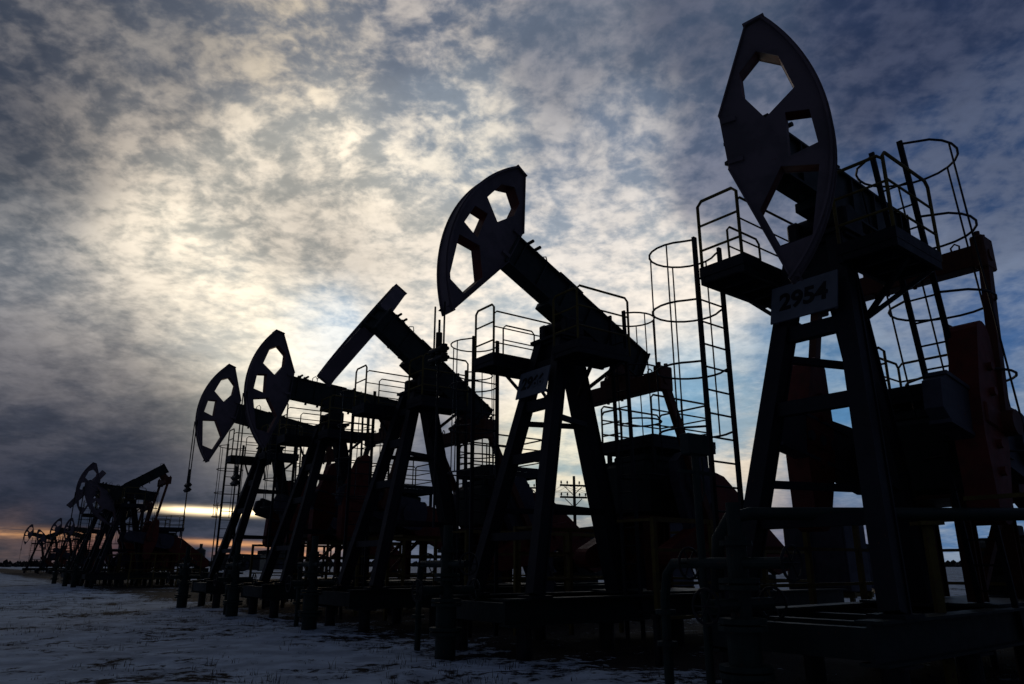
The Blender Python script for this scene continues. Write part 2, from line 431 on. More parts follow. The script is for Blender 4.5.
def legs(pj):
    for y in (-1, 1):
        def f(bm, y=y):
            ibeam(bm, P3(1.15, y * .92, .92), P3(2.36, y * .30, 5.78), .23, .26, up=(1, 0, 0), tf=.03, tw=.19)
            box(bm, 1.15 - SP - .22, 1.15 - SP + .22, y * .92 - .2, y * .92 + .2, .88, .92)
        part(('leg', y), 'leg', f, NAVY, pj)
    def f(bm):
        ibeam(bm, P3(3.95, 0, .92), P3(2.80, 0, 5.78), .36, .36, up=(1, 0, 0), tf=.03, tw=.29)
        box(bm, 3.95 - SP - .3, 3.95 - SP + .3, -.3, .3, .88, .92)
    part('rearleg', 'leg', f, NAVY, pj)
    def lp(z): k = (z - .92) / (5.78 - .92); return 1.15 + 1.21 * k, .92 - .62 * k
    def rp(z): return 3.95 - 1.15 * (z - .92) / (5.78 - .92)
    for z, w in ((1.9, .14), (3.35, .18), (4.40, .20), (5.25, .16)):
        def f(bm, z=z, w=w):
            s_, y_ = lp(z); bar(bm, P3(s_, -y_ + .08, z), P3(s_, y_ - .08, z), .14, w)
        part(('brace', z), 'cross_brace', f, NAVY, pj)
    for z in (2.4, 4.1):
        for y in (-1, 1):
            def f(bm, z=z, y=y):
                s_, y_ = lp(z); bar(bm, P3(s_ + .1, y * y_, z), P3(rp(z) - .1, y * .12, z), .08, .10)
            part(('sbrace', z, y), 'cross_brace', f, NAVY, pj)
    def f(bm):
        box(bm, 2.25 - SP, 2.95 - SP, -.46, .46, 5.70, 5.762, .01)
        for s_ in (2.35, 2.85): box(bm, s_ - SP - .02, s_ - SP + .02, -.4, .4, 5.35, 5.72)
    part('postcap', 'post_cap', f, NAVY, pj)

def railing(bm, pts, h_=1.05, r=.022, mids=2, closed=False, posts=True):
    """guard rail through floor points"""
    pts = [Vector(p) for p in pts]
    up = Vector((0, 0, 1))
    seq = pts + ([pts[0]] if closed else [])
    for a, b in zip(seq, seq[1:]):
        d = (b - a); L_ = d.length; d.normalize(); c = min(.07, L_ / 4)
        tube(bm, [a, a + up * (h_ - c), a + up * h_ + d * c, b + up * h_ - d * c, b + up * (h_ - c), b], r, 7)
        for k in range(1, mids + 1):
            z = up * (h_ * k / (mids + 1)); tube(bm, [a + z, b + z], r * .75, 6)
        if L_ > 1.6:
            m_ = (a + b) / 2; tube(bm, [m_, m_ + up * h_], r * .9, 6)
def deck(bm, s0, s1, y0, y1, z, toe=.12):
    box(bm, s0 - SP, s1 - SP, y0, y1, z - .03, z)
    for a, b, c, d in ((s0, s1, y0, y0 + .012), (s0, s1, y1 - .012, y1), (s0, s0 + .012, y0 + .013, y1 - .013), (s1 - .012, s1, y0 + .013, y1 - .013)):
        box(bm, a - SP, b - SP, c, d, z + .002, z + toe)
    for y in (y0 + .035, y1 - .035): box(bm, s0 - SP + .01, s1 - SP - .01, y - .03, y + .03, z - .14, z - .032)
    n = max(2, int((s1 - s0) / .4))
    for i in range(n + 1):
        x = s0 + .04 + (s1 - s0 - .08) * i / n - SP
        box(bm, x - .025, x + .025, y0 + .07, y1 - .07, z - .12, z - .032)
def ladder(bm, a, b, dirw, w, r=.028, step=.33):
    """a,b: foot and head of the ladder centreline, dirw: horizontal unit vector along rungs"""
    a, b, dw = Vector(a), Vector(b), Vector(dirw) * (w / 2)
    out = Vector((-dw.y, dw.x, 0)).normalized()
    for s_ in (-1, 1):
        bar(bm, a + dw * s_, b + dw * s_, r * 2.6, r * 1.5, up=out)
    L_ = (b - a).length; n = int(L_ / step)
    for i in range(1, n): 
        p = a + (b - a) * (i * step / L_); tube(bm, [p - dw, p + dw], r * .5, 6)
def cage(bm, a, b, dirw, outw, w, rad, z0, gap=.95, r=.018, top=None):
    a, b = Vector(a), Vector(b); dw = Vector(dirw); ow = Vector(outw)
    zs = []; z = b.z
    while z > z0: zs.append(z); z -= gap
    nb = 4; rails = [[] for _ in range(nb)]
    for z in zs:
        k = (z - a.z) / (b.z - a.z); c = a + (b - a) * k
        hc = c + ow * (rad * .92)
        pts = [c - dw * (w / 2)]
        for i in range(17):
            th = R(-130 + 260 * i / 16)
            pts.append(hc + ow * (rad * math.cos(th)) + dw * (rad * math.sin(th)))
        pts.append(c + dw * (w / 2)); tube(bm, pts, r, 7)
        for j in range(nb):
            th = R(-100 + 200 * j / (nb - 1)); rails[j].append(hc + ow * ((rad - r) * math.cos(th)) + dw * ((rad - r) * math.sin(th)))
    for j in range(nb):
        if len(rails[j]) > 1: tube(bm, rails[j], r * .75, 6)

TEXTC = {}
def digits(parent, text, size, m, T):
    if text not in TEXTC:
        cu = bpy.data.curves.new('number', 'FONT'); cu.body = text; cu.size = size; cu.extrude = .004; cu.offset = .012
        cu.align_x = 'CENTER'; cu.align_y = 'CENTER'
        tmp = bpy.data.objects.new('number', cu); COL.objects.link(tmp)
        bpy.context.view_layer.update()
        dg = bpy.context.evaluated_depsgraph_get()
        me = bpy.data.meshes.new_from_object(tmp.evaluated_get(dg)); me.name = 'number'
        COL.objects.unlink(tmp); bpy.data.objects.remove(tmp)
        me.materials.clear(); me.materials.append(m); TEXTC[text] = me
    me = TEXTC[text].copy(); me.transform(T)
    return linkm('number', me, parent)

WELL2 = Vector((-1.09, 13.0, 0)); LAT = Vector((-.5878, .8090, 0)); REAR = Vector((.8090, .5878, 0)); SPC = 5.93
RZ = math.atan2(REAR.y, REAR.x)
def well(k): return WELL2 + LAT * (SPC * (k - 2))

def at(px, dist, z=0):
    d = pix_dir(px, 565); v = Vector((d.x, d.y, 0)).normalized() * dist; v.z = z; return v

def pumpjack(k, tilt, label, number=None, head_turn=0.0, head_lean=0.0, head_pin=(1.75, -.30, 0), head_scale=1.0, yaw=0.0, crank=None, weight_r=1.2, rods=True, front=True, side=True, group='pumpjacks standing in a row', off=0.0, pos=None):
    w = well(k) if pos is None else at(*pos)
    pj = root('pumpjack', w + REAR * (SP + off), RZ + R(yaw), label, 'pumpjack', group)
    # foundation skid and post
    def skid(bm):
        for y in (-.95, .95): ibeam(bm, P3(.5, y, .67), P3(10.2, y, .67), .28, .42, tw=.05)
        for s_ in (.6, 1.4, 2.6, 3.9, 4.6, 5.9, 6.9, 8.0, 9.1, 10.1): bar(bm, P3(s_, -.93, .66), P3(s_, .93, .66), .16, .30)
        box(bm, 4.0 - SP, 6.4 - SP, -.9, .9, .885, .92)
    part('skid', 'base_frame', skid, GREEN, pj)
    for s_ in (.9, 2.7, 4.5, 6.3, 8.1, 9.8):
        for y in (-.95, .95):
            pl_ = part('pile', 'foundation_pile', lambda bm: (cyl(bm, (0, 0, -.3), (0, 0, .43), .13, n=14), box(bm, -.2, .2, -.2, .2, .432, .457)), STEEL, pj)
            pl_.location = P3(s_, y, 0)
    legs(pj)
    part('sad', 'saddle_bearing', lambda bm: (saddle_bm(bm), bmesh.ops.translate(bm, vec=(0, 0, PZ), verts=bm.verts[:])), STEEL, pj)
    # walking beam (the beam frame has +x towards the well: build mirrored)
    ang = R(tilt)
    piv = Vector((0, 0, PZ))
    beam = part('beam', 'walking_beam', beam_bm, GREEN, pj)
    Rm = Matrix.Rotation(ang, 4, 'Y') @ Matrix.Rotation(math.pi, 4, 'Z')
    BM = Matrix.Translation(piv) @ Rm
    beam.matrix_local = BM
    tb = part('tail', 'tail_bearing', tail_bearing_bm, ORANGE, beam)
    head = part('head', 'horsehead', head_bm, HEADP, pj)
    Hm = Matrix()
    if head_turn:
        # swings about a vertical pin on the near side of the beam end
        pin = Vector((1.50, .2, 0))
        Hm = Matrix.Translation(Vector(head_pin)) @ Matrix.Rotation(R(head_lean), 4, 'Y') @ Matrix.Rotation(R(head_turn), 4, 'Z') @ Matrix.Diagonal((head_scale,) * 3 + (1,)) @ Matrix.Translation(-pin)
    head.matrix_local = BM @ Hm
    part('web', 'inner_web', head_web_bm, REDP, head)
    if head_turn:
        px_, py_ = head_pin[0], head_pin[1]
        def f(bm):
            for z in (-.30, .0, .34): bar(bm, (1.5, min(0, py_) * .5, z), (px_ + .03, py_, z), .22, .05)
            cyl(bm, (px_, py_, -.42), (px_, py_, .48), .05, n=12)
            bar(bm, (1.5, 0, .02), (px_ - .06, py_, .02), .05, .62)
        part(('swivel', k), 'swivel_bracket', f, GREEN, beam)
    def locw(x, y, z): return piv + (Rm @ Vector((x, y, z)))
    # bridle and polished rod
    if rods:
        zb = PZ
        def f(bm, zb=zb, tilt=tilt):
            x = -RH - .05
            zt = PZ - (.75 if tilt > 15 else .2); carrier = 5.05 + (tilt - 30) * .052
            for y in (-.17, .17):
                tube(bm, [Vector((x, y, zt)), Vector((x, y, carrier))], .018, 6)
        part(('bridle', k), 'bridle', f, STEEL, pj)
        def f(bm, tilt=tilt):
            x = -RH - .05; carrier = 5.05 + (tilt - 30) * .052
            for z, w_ in ((carrier, .26), (carrier + .17, .24)):
                box(bm, x - .09, x + .09, -w_, w_, z - .035, z + .035, .02)
                for y in (-w_ * .8, 0, w_ * .8): cyl(bm, (x, y, z - .07), (x, y, z + .07), .06, n=10)
        part(('carrier', k), 'carrier_bar', f, STEEL, pj)
        def f(bm, tilt=tilt):
            x = -RH - .05; carrier = 5.05 + (tilt - 30) * .052
            cyl(bm, (x, 0, 2.0), (x, 0, carrier + .75), .022, n=8)
            cyl(bm, (x, 0, carrier + .2), (x, 0, carrier + .5), .06, n=10)
        part(('rod', k), 'polished_rod', f, STEEL, pj)
    # equalizer, pitmans, cranks
    E = locw(-2.1, 0, -.66)
    eq = part('eq', 'equalizer', eq_bm, ORANGE, pj); eq.location = E
    O = Vector((5.0 - SP, 0, 3.0)); rc = 1.05; Lp = 3.25
    Ee = E + Vector((0, 0, -.25)); dE = Vector((Ee.x - O.x, 0, Ee.z - O.z)); dl = dE.length
    dl2 = max(abs(Lp - rc) + .01, min(Lp + rc - .01, dl))
    cg = math.acos((rc*rc + dl2*dl2 - Lp*Lp) / (2*rc*dl2))
    base_a = math.atan2(dE.z, dE.x)
    ca = base_a + cg if crank is None else R(crank)      # towards the well
    pin = O + Vector((rc * math.cos(ca), 0, rc * math.sin(ca)))
    for y in (-1, 1):
        cr = part('crank', 'crank', crank_bm, GREYP, pj)
        cr.matrix_local = Matrix.Translation(O + Vector((0, y * 1.12, 0))) @ Matrix.Rotation(-ca, 4, 'Y')
        cw = part('weight', 'counterweight', weight_bm, REDP, cr)
        cw.location = (weight_r, y * .06, 0)
        def f(bm, a=Ee, b=pin, y=y):
            A_ = Vector((a.x, y * 1.31, a.z)); B_ = Vector((b.x, y * 1.36, b.z))
            bar(bm, A_, B_, .13, .15, up=(1, 0, 0))
            cyl(bm, B_ - Vector((0, .16, 0)), B_ + Vector((0, .12, 0)), .17, n=16)
            cyl(bm, A_ - Vector((0, .1, 0)), A_ + Vector((0, .1, 0)), .09, n=12)
        part(('pit', k, y), 'pitman_rod', f, ORANGE, pj)
    def f(bm):
        box(bm, 4.25 - SP, 6.0 - SP, -.62, .62, 2.35, 3.45, .08)
        box(bm, 4.4 - SP, 5.8 - SP, -.5, .5, 3.45, 3.62, .04)
        cyl(bm, P3(5.0, -1.05, 3.0), P3(5.0, 1.05, 3.0), .14); 
        for y in (-.70, .70): cyl(bm, P3(5.0, y - .08, 3.0), P3(5.0, y + .08, 3.0), .34)
    part('gearbox', 'gearbox', f, GREEN, pj)
    def f(bm):
        for s_ in (4.35, 5.9):
            for y in (-.55, .55): ibeam(bm, P3(s_, y, .93), P3(s_, y, 2.34), .2, .2, up=(1, 0, 0), tw=.03)
        for y in (-.55, .55):
            bar(bm, P3(4.45, y, 1.0), P3(5.8, y, 2.25), .1, .1)
        box(bm, 4.2 - SP, 6.05 - SP, -.66, .66, 2.29, 2.345)
    part('pedestal', 'gearbox_pedestal', f, ORANGE, pj)
    def f(bm):
        cyl(bm, P3(5.85, .84, 2.8), P3(5.85, 1.00, 2.8), .62, n=28)
        for i in range(6):
            a = i * math.pi / 3; bar(bm, P3(5.85, 1.02, 2.8), P3(5.85 + .6*math.cos(a), 1.02, 2.8 + .6*math.sin(a)), .05, .03, up=(0, 1, 0))
        prism(bm, [(5.3 - SP, 2.4), (5.7 - SP, 2.2), (7.8 - SP, 1.2), (8.2 - SP, 1.3), (8.15 - SP, 1.75), (6.2 - SP, 3.2), (5.8 - SP, 3.3), (5.35 - SP, 3.1)], [], -.98, -.80)
    part('pulley', 'belt_guard', f, REDP, pj)
    def f(bm):
        cyl(bm, P3(7.9, -.45, 1.5), P3(7.9, .55, 1.5), .36, n=22)
        for i in range(14):
            a = 2 * math.pi * i / 14; x, z = .37 * math.cos(a), .37 * math.sin(a)
            box(bm, 7.9 - SP + x - .02, 7.9 - SP + x + .02, -.3, .4, 1.5 + z - .02, 1.5 + z + .02)
        box(bm, 7.45 - SP, 8.35 - SP, -.5, .5, .92, 1.2); box(bm, 7.75 - SP, 8.05 - SP, -.1, .2, 1.85, 2.05, .02)
    part('motor', 'motor', f, GREEN, pj)
    # platforms
    ZP = 5.35
    if front:
        def f(bm):
            deck(bm, 1.25, 2.85, .50, 1.22, ZP)
            for s_ in (2.0, 2.75): bar(bm, P3(s_, 1.1, ZP - .14), P3(min(s_, 2.6), .42, ZP - .75), .05)
        fp = part('fplat', 'front_platform', f, NAVY, pj)
        def f(bm):
            railing(bm, [P3(1.28, 1.19, ZP), P3(1.28, .53, ZP)], 1.15, .024, mids=2)
            railing(bm, [P3(1.28, .53, ZP), P3(2.82, .53, ZP)], 1.0, .018)
            railing(bm, [P3(1.98, 1.19, ZP), P3(2.82, 1.19, ZP)], 1.0, .018)
        part('frail', 'railing', f, YELL, fp)
        ld = part('flad', 'ladder', lambda bm: ladder(bm, P3(1.62, 1.32, .1), P3(1.62, 1.32, ZP + .66), (1, 0, 0), .60), NAVY, pj)
        part('fcage', 'safety_cage', lambda bm: cage(bm, P3(1.62, 1.32, .1), P3(1.62, 1.32, ZP + .62), (1, 0, 0), (0, 1, 0), .62, .50, 2.3, .92, .016), NAVY, ld)
    if side:
        def f(bm):
            deck(bm, 2.0, 3.32, -1.20, -.42, ZP)
            for s_ in (2.5, 3.2): bar(bm, P3(s_, -1.1, ZP - .14), P3(2.7, -.36, ZP - .75), .06)
        spf = part('splat', 'side_platform', f, NAVY, pj)
        def f(bm):
            railing(bm, [P3(2.03, -.46, ZP), P3(2.03, -1.17, ZP)], 1.15, .024)
            railing(bm, [P3(2.03, -1.17, ZP), P3(3.37, -1.17, ZP)], 1.2, .024)
        part('srail', 'railing', f, YELL, spf)
        # the nearest machine has a taller, leaning rear ladder
        sb, st_, sz, cz, cr_ = (4.42, 3.12, 1.85, 1.8, .68) if k == 1 else (3.55, 3.42, 1.0, .95, .46)
        ld = part(('slad', k == 1), 'ladder', lambda bm: ladder(bm, P3(sb, -.8, .1), P3(st_, -.8, ZP + sz), (0, 1, 0), .40), NAVY, pj)
        part(('scage', k == 1), 'safety_cage', lambda bm: cage(bm, P3(sb, -.8, .1), P3(st_ + .01, -.8, ZP + cz), (0, 1, 0), (1, 0, 0), .44, cr_, 2.5, 1.08), NAVY, ld)
    def f(bm):
        deck(bm, 4.35, 6.3, -.75, .85, 3.85)
        for s_ in (4.5, 6.1):
            for y in (-.6, .7): bar(bm, P3(s_, y, 3.3), P3(s_, y, 3.72), .08)
    gp = part('gplat', 'gearbox_platform', f, NAVY, pj)
    def f(bm):
        z = 3.85
        railing(bm, [P3(4.4, -.7, z), P3(6.25, -.7, z)], .95, .022); railing(bm, [P3(6.25, -.7, z), P3(6.25, .8, z)], .95, .022)
        railing(bm, [P3(6.25, .8, z), P3(4.4, .8, z)], .95, .022); railing(bm, [P3(4.4, .8, z), P3(4.4, .2, z)], .8, .022)
    part('grail', 'railing', f, YELL, gp)
    # number board on the front legs
    if number is not None:
        tiltm = math.atan2(1.21, 4.86)
        ctr = P3(1.90, .04, 4.84)
        T = Matrix.Translation(ctr) @ Matrix.Rotation(tiltm, 4, 'Y')
        def f(bm):
            box(bm, -.012, .012, -.46, .50, -.28, .28, M4=T)
            for y in (-.4, .45): box(bm, .014, .16, y - .02, y + .02, -.25, -.2, M4=T)
        sg = part('board', 'number_board', f, SIGNW, pj)
        if number:
            TT = T @ Matrix.Translation((-.014, .02, 0)) @ Matrix(((0, 0, -1, 0), (-1, 0, 0, 0), (0, 1, 0, 0), (0, 0, 0, 1)))
            digits(sg, number, .35, BLACK, TT)
    return pj

PJ = [
 (1, 3, dict(number='2954', head_turn=113, head_lean=12, head_pin=(1.86, -.20, -.22), head_scale=.92, rods=False, yaw=3, crank=171, weight_r=1.35), 'nearest pumpjack, number board 2954, its horsehead swung back beside the beam'),
 (2, 28, dict(number='2966'), 'large centre pumpjack, open horsehead raised high and thick beam sloping down to the right'),
 (3, 35, dict(head_turn=-96, rods=False), 'pumpjack whose head is turned edge-on so beam and head form a T'),
 (4, 5, dict(weight_r=2.0, crank=168), 'pumpjack with nearly level beam, its full horsehead just left of the T-shaped one'),
 (5, 10, dict(weight_r=1.5, crank=165), 'leftmost of the five near pumpjacks, open horsehead over a long polished rod'),
 (10, -34, dict(crank=172, weight_r=.9), 'distant pumpjack with its tail raised and horsehead down, nearest of the far group'),
 (10.8, 7, dict(), 'distant pumpjack of the far group with pointed horsehead raised highest'),
 (12, 36, dict(head_turn=-96, rods=False), 'distant pumpjack of the far group with turned head forming a slanting bar'),
 (13, 5, dict(pos=(60, 140)), 'tiny far pumpjack with level beam, rightmost of the four on the left skyline'),
 (14, 18, dict(pos=(46, 150)), 'tiny far pumpjack with raised head, second from the right of four on the left skyline'),
 (15, -22, dict(pos=(33, 160)), 'tiny far pumpjack with lowered head, second from the left of four on the left skyline'),
 (16, 12, dict(pos=(20, 172)), 'farthest pumpjack, at the extreme left of the row on the skyline'),
]
pumps = {}
for k, tilt, kw, lab in PJ:
    pumps[k] = pumpjack(k, tilt, lab, group='pumpjacks standing in a row', **kw)

# ------------------------------------------------------------------ wellheads
def wellhead(k, label, low=False):
    w = well(k)
    wh = root('wellhead', w, RZ, label, 'wellhead', 'wellheads in front of the pumpjacks')
    def f(bm):
        cyl(bm, (0, 0, -.1), (0, 0, .75), .17, n=18)
        for z, r_ in ((.3, .27), (.37, .27), (.75, .25), (.82, .25), (1.15, .21), (1.22, .21), (1.6, .17)):
            cyl(bm, (0, 0, z), (0, 0, z + .05), r_, n=18)
        cyl(bm, (0, 0, .8), (0, 0, 1.7), .11, n=16); cyl(bm, (0, 0, 1.7), (0, 0, 2.05), .075, n=12)
        cyl(bm, (-.5, 0, 1.0), (.5, 0, 1.0), .07, n=12); cyl(bm, (0, -.6, 1.42), (0, .6, 1.42), .06, n=12)
    part('tree', 'valve_tree', f, PIPEG, wh, False)
    for i, (c, ax) in enumerate((((-.55, 0, 1.0), 'x'), ((.55, 0, 1.0), 'x'), ((0, -.66, 1.42), 'y'), ((0, .66, 1.42), 'y'))):
        def f(bm, c=c, ax=ax):
            C_ = Vector(c); u = Vector((0, 1, 0)) if ax == 'x' else Vector((1, 0, 0)); v = Vector((0, 0, 1))
            tube(bm, [C_ + (u * math.cos(2*math.pi*j/16) + v * math.sin(2*math.pi*j/16)) * .17 for j in range(16)], .016, 6, closed=True)
            for j in range(3):
                a = j * math.pi / 3; d = u * math.cos(a) + v * math.sin(a); tube(bm, [C_ - d * .17, C_ + d * .17], .01, 5)
        part(('hw', i), 'handwheel', f, STEEL, wh)
    def f(bm):
        tube(bm, [(0, .5, 1.42), (0, .9, 1.42), (.1, 1.1, 1.3), (.15, 1.2, 1.0), (.15, 1.2, .2), (.15, 1.2, -.1)], .055, 10)
        for z in (.5, .85): cyl(bm, (.15, 1.2, z), (.15, 1.2, z + .05), .12, n=14)
    part('riser', 'flow_pipe', f, PIPEG, wh)
    return wh
names = {1: 'near green wellhead at the foot of the pumpjack numbered 2954', 2: 'wellhead under the rods of the large centre pumpjack',
         3: 'wellhead below the T-shaped pumpjack, its rod missing', 4: 'wellhead below the level-beamed pumpjack of the near group', 5: 'wellhead under the leftmost near pumpjack, on open snow',
         10: 'distant wellhead below the lowered horsehead of the far group', 10.8: 'distant wellhead below the highest raised horsehead of the far group',
         12: 'distant wellhead below the far pumpjack with the turned head', 13: 'distant wellhead at the left end of the middle group'}
for k in (1, 2, 3, 4, 5, 10, 10.8, 12): wellhead(k, names[k])

# tall pedestal with control box beside the nearest well
cb = root('control_box', well(1) + LAT * .45 + REAR * .0, RZ, 'small square control box on a pipe stand beside the nearest wellhead', 'control box')
def f(bm): box(bm, -.17, .17, -.05, .09, 2.62, 2.86, .01)
part('cbx', 'enclosure', f, PIPEG, cb)
def f(bm):
    cyl(bm, (0, .02, -.1), (0, .02, 2.62), .045, n=10)
    tube(bm, [(.12, .02, 2.6), (.12, .02, 2.2), (.0, .02, 2.0)], .012, 6)
    box(bm, -.3, .3, -.0, .03, 2.40, 2.44)
part('cbs', 'stand', f, PIPEG, cb)

# ------------------------------------------------------------------ guard rails round the cranks
def guard(k, label):
    g = root('guard_rail', well(k) + REAR * SP, RZ, label, 'guard rail', 'yellow guard rails round the cranks')
    def f(bm):
        for y in (-2.0, 2.0):
            pts = [P3(2.9, y, 0), P3(4.4, y, 0), P3(5.9, y, 0), P3(7.4, y, 0)]
            for p in pts: bar(bm, p + Vector((0, 0, -.1)), p + Vector((0, 0, 2.2)), .08, .08)
            for a, b in zip(pts, pts[1:]):
                for z in (.55, 1.1, 1.65, 2.16):
                    bar(bm, a + Vector((.04, 0, z)), b + Vector((-.04, 0, z)), .05, .05 if z < 2 else .08)
        for z in (.55, 1.1, 1.65, 2.16):
            bar(bm, P3(7.4, -1.96, z), P3(7.4, 1.96, z), .05)
        for y in (-1.25, 1.25): bar(bm, P3(2.9, y * 1.55, 2.16), P3(2.9, y * .9, 2.16), .05)
    part('guard', 'rail_frame', f, YELL, g)
    return g
gl = {1: 'crank guard rail of the pumpjack numbered 2954, nearest and largest', 2: 'crank guard rail beside the large centre pumpjack',
      3: 'crank guard rail at the T-shaped pumpjack', 4: 'crank guard rail at the level-beamed near pumpjack', 5: 'crank guard rail of the leftmost near pumpjack',
      10: 'crank guard rail at the far pumpjack with the lowered head', 10.8: 'crank guard rail at the far pumpjack with the highest head', 12: 'crank guard rail at the far pumpjack with the turned head'}
for k in gl: guard(k, gl[k])

# ------------------------------------------------------------------ ground
def gh(x, y):
    d = math.hypot(x, y)
    a = .07 * noise.noise(Vector((x * .35, y * .35, 0))) + .035 * noise.noise(Vector((x * 1.3, y * 1.3, 3))) + .018 * noise.noise(Vector((x * 4.1, y * 4.1, 7)))
    return a - .02
bm = bmesh.new()
def axis(lims):
    out = []; v = lims[0]
    while v < lims[1]:
        out.append(v); v += max(.11, abs(v) * .03)
    return out
xs = sorted(set([-x for x in axis((.0, 4500))] + axis((.0, 4500))))
ys = sorted(set([-y for y in axis((.0, 900))] + axis((.0, 5000))))
grid = [[bm.verts.new((x, y, gh(x, y) * min(1, 60 / (1 + math.hypot(x, y))))) for y in ys] for x in xs]
for i in range(len(xs) - 1):
    for j in range(len(ys) - 1): bm.faces.new((grid[i][j], grid[i+1][j], grid[i+1][j+1], grid[i][j+1]))
GM = bpy.data.materials.new('snowy_ground'); GM.use_nodes = True
t_ = GM.node_tree; b = t_.nodes['Principled BSDF']; b.inputs['Roughness'].default_value = .9; b.inputs['Specular IOR Level'].default_value = .1
geo = t_.nodes.new('ShaderNodeNewGeometry')
def gn(s, d, r=.6, v=None):
    n = t_.nodes.new('ShaderNodeTexNoise'); n.inputs['Scale'].default_value = s; n.inputs['Detail'].default_value = d; n.inputs['Roughness'].default_value = r
    t_.links.new(v or geo.outputs['Position'], n.inputs['Vector']); return n.outputs[0]
def gm(op, a, b_=None, c_=None):
    n = t_.nodes.new('ShaderNodeMath'); n.operation = op
    for i, v in enumerate((a, b_, c_)):
        if v is None: continue
        if isinstance(v, bpy.types.NodeSocket): t_.links.new(v, n.inputs[i])
        else: n.inputs[i].default_value = v
    return n.outputs[0]
def gr(src, lo, hi):
    n = t_.nodes.new('ShaderNodeMapRange'); n.interpolation_type = 'SMOOTHSTEP'
    t_.links.new(src, n.inputs[0]); n.inputs[1].default_value = lo; n.inputs[2].default_value = hi; return n.outputs[0]
# distance from the row of machines: bare trodden soil on the pad, snow off it
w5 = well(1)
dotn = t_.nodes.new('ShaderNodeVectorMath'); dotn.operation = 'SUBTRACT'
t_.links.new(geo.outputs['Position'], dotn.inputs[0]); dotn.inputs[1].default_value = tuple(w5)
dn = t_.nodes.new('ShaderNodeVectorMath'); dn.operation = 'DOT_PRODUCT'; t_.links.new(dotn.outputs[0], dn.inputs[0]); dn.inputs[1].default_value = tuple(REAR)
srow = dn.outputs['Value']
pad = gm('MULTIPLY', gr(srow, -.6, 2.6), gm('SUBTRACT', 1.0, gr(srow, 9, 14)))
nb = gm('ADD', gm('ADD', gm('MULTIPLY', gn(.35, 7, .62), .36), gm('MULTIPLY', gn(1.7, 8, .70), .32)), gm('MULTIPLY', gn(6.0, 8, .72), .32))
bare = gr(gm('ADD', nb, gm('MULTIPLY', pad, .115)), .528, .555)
mixg = t_.nodes.new('ShaderNodeMix'); mixg.data_type = 'RGBA'; t_.links.new(bare, mixg.inputs[0])
snowc = t_.nodes.new('ShaderNodeMix'); snowc.data_type = 'RGBA'; t_.links.new(gr(gn(1.3, 6), .35, .65), snowc.inputs[0])
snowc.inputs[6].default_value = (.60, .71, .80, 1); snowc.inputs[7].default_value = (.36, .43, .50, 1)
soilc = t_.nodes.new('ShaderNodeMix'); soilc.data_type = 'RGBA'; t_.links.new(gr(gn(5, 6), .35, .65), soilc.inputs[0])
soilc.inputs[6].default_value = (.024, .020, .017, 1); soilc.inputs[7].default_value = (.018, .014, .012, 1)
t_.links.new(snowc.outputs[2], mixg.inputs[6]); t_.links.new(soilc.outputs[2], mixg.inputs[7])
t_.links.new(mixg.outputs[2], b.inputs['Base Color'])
bp = t_.nodes.new('ShaderNodeBump'); bp.inputs['Strength'].default_value = .8; bp.inputs['Distance'].default_value = .06
t_.links.new(gm('ADD', gn(3.0, 8, .7), gm('MULTIPLY', bare, -.5)), bp.inputs['Height']); t_.links.new(bp.outputs[0], b.inputs['Normal'])
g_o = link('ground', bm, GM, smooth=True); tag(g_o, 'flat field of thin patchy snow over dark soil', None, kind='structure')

# dry grass
bm = bmesh.new()
rnd = random.Random(3)
GRASS = mat('dry_grass', (.10, .075, .045), (.05, .038, .025), .9)
n_t = 0
while n_t < 2600:
    y = 4.5 + 34 * rnd.random() ** 1.3; x = (rnd.random() - .5) * 1.55 * y
    if noise.noise(Vector((x * .5, y * .5, 11))) < .04 and rnd.random() < .8: continue
    n_t += 1
    z = gh(x, y)
    hmax = .05 + .10 * rnd.random() ** 2
    if rnd.random() < .03: hmax *= 2.4
    for j in range(rnd.randint(3, 7)):
        a = rnd.random() * 6.28; l = hmax * (.5 + rnd.random() * .6); bx, by = x + rnd.gauss(0, .05), y + rnd.gauss(0, .05)
        wv = Vector((math.cos(a + 1.57), math.sin(a + 1.57), 0)) * .004; lean = Vector((math.cos(a), math.sin(a), 0)) * l * (.2 + .6 * rnd.random())
        p = Vector((bx, by, z - .01)); m_ = p + lean * .4 + Vector((0, 0, l * .6)); e = p + lean + Vector((0, 0, l))
        v = [bm.verts.new(c_) for c_ in (p - wv, p + wv, m_ + wv * .7, m_ - wv * .7, e)]
        bm.faces.new((v[0], v[1], v[2], v[3])); bm.faces.new((v[3], v[2], v[4]))
g = link('dry_grass', bm, GRASS); tag(g, 'sparse dead grass blades poking through the snow', 'grass', kind='stuff')

# ------------------------------------------------------------------ things far behind
def utility_pole(px, dist, h_, label, arms=2, yaw=.3):
    o = root('utility_pole', at(px, dist), yaw, label, 'utility pole', 'utility poles beyond the wells')
    def f(bm): cyl(bm, (0, 0, -.3), (0, 0, h_), .16, .10, n=10)
    part(('pole', h_), 'pole', f, WOOD, o, True)
    for i in range(arms):
        z = h_ - .7 - i * .9; 
        ar = part(('arm', z), 'crossarm', lambda bm, z=z: (box(bm, -1.1, 1.1, .10, .22, z - .07, z + .07), bar(bm, (-.7, .18, z - .1), (0, .13, z - .75), .05), bar(bm, (.7, .18, z - .1), (0, .13, z - .75), .05)), WOOD, o)
        def g2(bm, z=z):
            for x in (-1.0, -.5, .5, 1.0): cyl(bm, (x, .16, z + .07), (x, .16, z + .15), .03, n=8); cyl(bm, (x, .16, z + .15), (x, .16, z + .34), .08, .05, n=8)
        part(('ins', z), 'insulator', g2, STEEL, ar)
    return o
